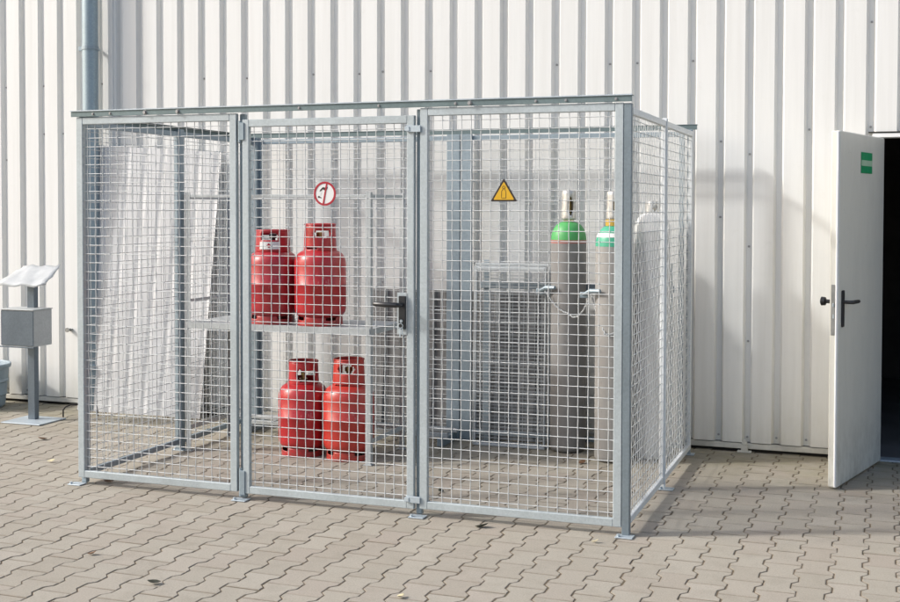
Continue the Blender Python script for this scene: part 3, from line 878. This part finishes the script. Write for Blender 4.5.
# ------------------------------------------------------------------ ash bin on a pole
AS = (-1.655, 1.645, 0)
ab = thing('ash_bin', 'grey metal ash bin box on a pole with a white canopy by the wall', 'ash bin', AS)
bm = new(); box(bm, -1.835, -1.475, 1.485, 1.805, .003, .011, .002); obj('base_plate', bm, FOOT, ab, AS)
bm = new(); box(bm, -1.722, -1.655, 1.66, 1.71, .0112, 1.10, .003); obj('pole', bm, BOXG, ab, AS)
bm = new(); box(bm, -1.836, -1.530, 1.50, 1.712, .600, .878, .003)
bx = obj('box', bm, GALV_L, ab, AS)
bm = new(); box(bm, -1.834, -1.532, 1.493, 1.4985, .607, .872, .002); obj('box_dark_front', bm, BOXG, bx, AS)  # separate front plate, dark reflection of the surroundings put into its colour
bm = new(); box(bm, -1.842, -1.524, 1.487, 1.718, .8785, .885, .002); obj('box_lid', bm, GALV_L, bx, AS)
bm = new(); box(bm, -1.842, -1.524, 1.487, 1.500, .590, .599, .001); obj('lower_lip', bm, BOXG, bx, AS)
bm = new()
rows = []
for t, dy, dz in ((0, -.004, -.02), (0, 0, 0), (.2, 0, .004), (.45, 0, -.006), (.7, 0, .006), (.9, 0, .0), (1., 0, .012)):
    xa, xb = -1.865 + t * .02, -1.415 - t * .08
    n = 8
    rows.append([bm.verts.new((xa + (xb - xa) * k / n, 1.50 + t * .27 + dy, 1.082 + t * .115 + dz + .008 * math.sin(k * 1.9 + t * 4) + .03 * max(0, k / n - .8) * 2)) for k in range(n + 1)])
for a, b in zip(rows, rows[1:]):
    for k in range(len(a) - 1): bm.faces.new((a[k], a[k + 1], b[k + 1], b[k]))
cn = obj('canopy', bm, ACR, ab, AS, smooth=50); md = cn.modifiers.new('t', 'SOLIDIFY'); md.thickness = .005

# tub at the left edge
tb_ = thing('plastic_tub', 'grey blue ribbed plastic tub standing on the paving at the far left edge', 'tub', (-2.535, 2.02, 0))
bm = new(); lathe(bm, [(0, .003), (.21, .003), (.225, .02), (.232, .10), (.240, .108), (.240, .122), (.236, .13), (.244, .21), (.252, .218), (.252, .232), (.247, .24), (.256, .33), (.272, .335), (.274, .365), (.262, .368), (.25, .34), (.22, .03), (0, .028)], 40, caps=False)
obj('shell', bm, TUB, tb_, smooth=35)
bm = new(); tube(bm, [(.265 * math.cos(a), .265 * math.sin(a), .352 + .0 * a) for a in [2 * PI * k / 40 for k in range(40)]], .011, 8, True)
obj('rim', bm, TUB, tb_, smooth=180)
# small wire hoop on the ground
bm = new(); tube(bm, [(-1.545, 1.86, .004), (-1.545, 1.86, .06), (-1.53, 1.87, .085), (-1.50, 1.90, .10), (-1.36, 1.98, .10), (-1.33, 2.0, .09), (-1.32, 2.0, .004)], .006, 8)
tag(obj('wire_hoop', bm, PLINTH, smooth=180), 'small dark bent wire hoop on the ground between the ash bin and the cage', 'hoop')

# ------------------------------------------------------------------ leaves and litter on the paving
def leaf(x, y, label, mat, L=.045, rz=0., curl=.35):
    bm = new(); n = 6; rows = []
    for i in range(n + 1):
        t = i / n; w = L * .34 * math.sin(PI * min(max(t, .03), .985)) ** .8
        zz = .004 + .012 * (t - .4) ** 2 * 3
        rows.append([bm.verts.new(((t - .5) * L, s * w, zz + abs(s) * w * curl)) for s in (-1, 0, 1)])
    for a, b in zip(rows, rows[1:]):
        for k in range(2): bm.faces.new((a[k], a[k + 1], b[k + 1], b[k]))
    o = obj('dry_leaf', bm, LEAFM[mat], smooth=180); md = o.modifiers.new('t', 'SOLIDIFY'); md.thickness = .001
    o.location = (x, y, .002); o.rotation_euler = (random.uniform(-.2, .2), random.uniform(-.2, .2), rz)
    tag(o, label, 'leaf', 'dry leaves on the paving')
leaf(1.53, -1.50, 'dark dry leaf low on the open paving in front of the left mesh panel', 2, .06, .3)
leaf(1.0, -1.22, 'small brown leaf on the open paving at the lower left', 0, .045, .9)
leaf(2.63, -1.30, 'pale yellow leaf on the paving at the bottom, in front of the gate latch', 1, .045, 1.4)
leaf(2.60, -.10, 'dark leaf lying under the front rail of the right mesh panel', 2, .075, .1)
leaf(3.22, -.18, 'pale leaf on the paving just left of the front right corner post', 1, .035, .4)
leaf(.16, .08, 'reddish brown leaf inside the cage at its front left corner', 0, .06, .5)
leaf(.02, .62, 'brown leaf beside the left base rail of the cage', 0, .05, 2.)
leaf(-.55, .45, 'pale leaf on the paving to the left of the cage', 1, .05, .7)
leaf(-1.1, 1.05, 'brown leaf on the paving between the ash bin and the left of the frame', 0, .07, .2)
leaf(2.72, 1.62, 'dark leaf beside the foot of the teal shouldered cylinder', 0, .06, 1.1)
leaf(2.13, .55, 'small dark leaf on the cage floor behind the right mesh panel', 2, .05, 2.2)

# ------------------------------------------------------------------ camera, light, sky
yaw, pit, rol = .3461, .0284, .0021
r = Vector((math.cos(yaw), math.sin(yaw), 0)); fw = Vector((-math.sin(yaw) * math.cos(pit), math.cos(yaw) * math.cos(pit), -math.sin(pit)))
u = r.cross(fw)
r2 = r * math.cos(rol) + u * math.sin(rol); u2 = -r * math.sin(rol) + u * math.cos(rol)
cam = bpy.data.cameras.new('camera'); co = link(bpy.data.objects.new('camera', cam))
M = Matrix((r2, u2, -fw)).transposed().to_4x4(); M.translation = Vector((4.5554, -6.0259, 1.6727)); co.matrix_world = M
cam.sensor_width = 36; cam.lens = 1202.24 / 900 * 36; cam.shift_y = -.0661; cam.clip_end = 2000; cam.clip_start = .05
S.camera = co

EL, AZ = math.radians(33.5), math.radians(67)              # azimuth: left of the wall's normal
sd = Vector((-math.sin(AZ) * math.cos(EL), -math.cos(AZ) * math.cos(EL), math.sin(EL)))
sun = bpy.data.lights.new('sun', 'SUN'); so = link(bpy.data.objects.new('sun', sun))
sun.energy = 2.35; sun.angle = math.radians(4.); sun.color = (1., .985, .96)
so.rotation_euler = (-sd).to_track_quat('-Z', 'Y').to_euler(); so.location = (-8, -6, 8)
w = bpy.data.worlds.new('World'); S.world = w; w.use_nodes = True
nt = w.node_tree; bg = nt.nodes['Background']
sk = nt.nodes.new('ShaderNodeTexSky'); sk.sky_type = 'NISHITA'; sk.sun_disc = False
sk.sun_elevation = EL; sk.sun_rotation = math.atan2(sd.x, sd.y); sk.air_density = 1.0; sk.dust_density = 3.6; sk.ozone_density = 1.
nt.links.new(sk.outputs[0], bg.inputs[0]); bg.inputs[1].default_value = .15
S.view_settings.view_transform = 'Standard'; S.view_settings.look = 'None'; S.view_settings.gamma = 1; S.view_settings.use_curve_mapping = False
S.view_settings.exposure = .68
S.render.engine = 'CYCLES'
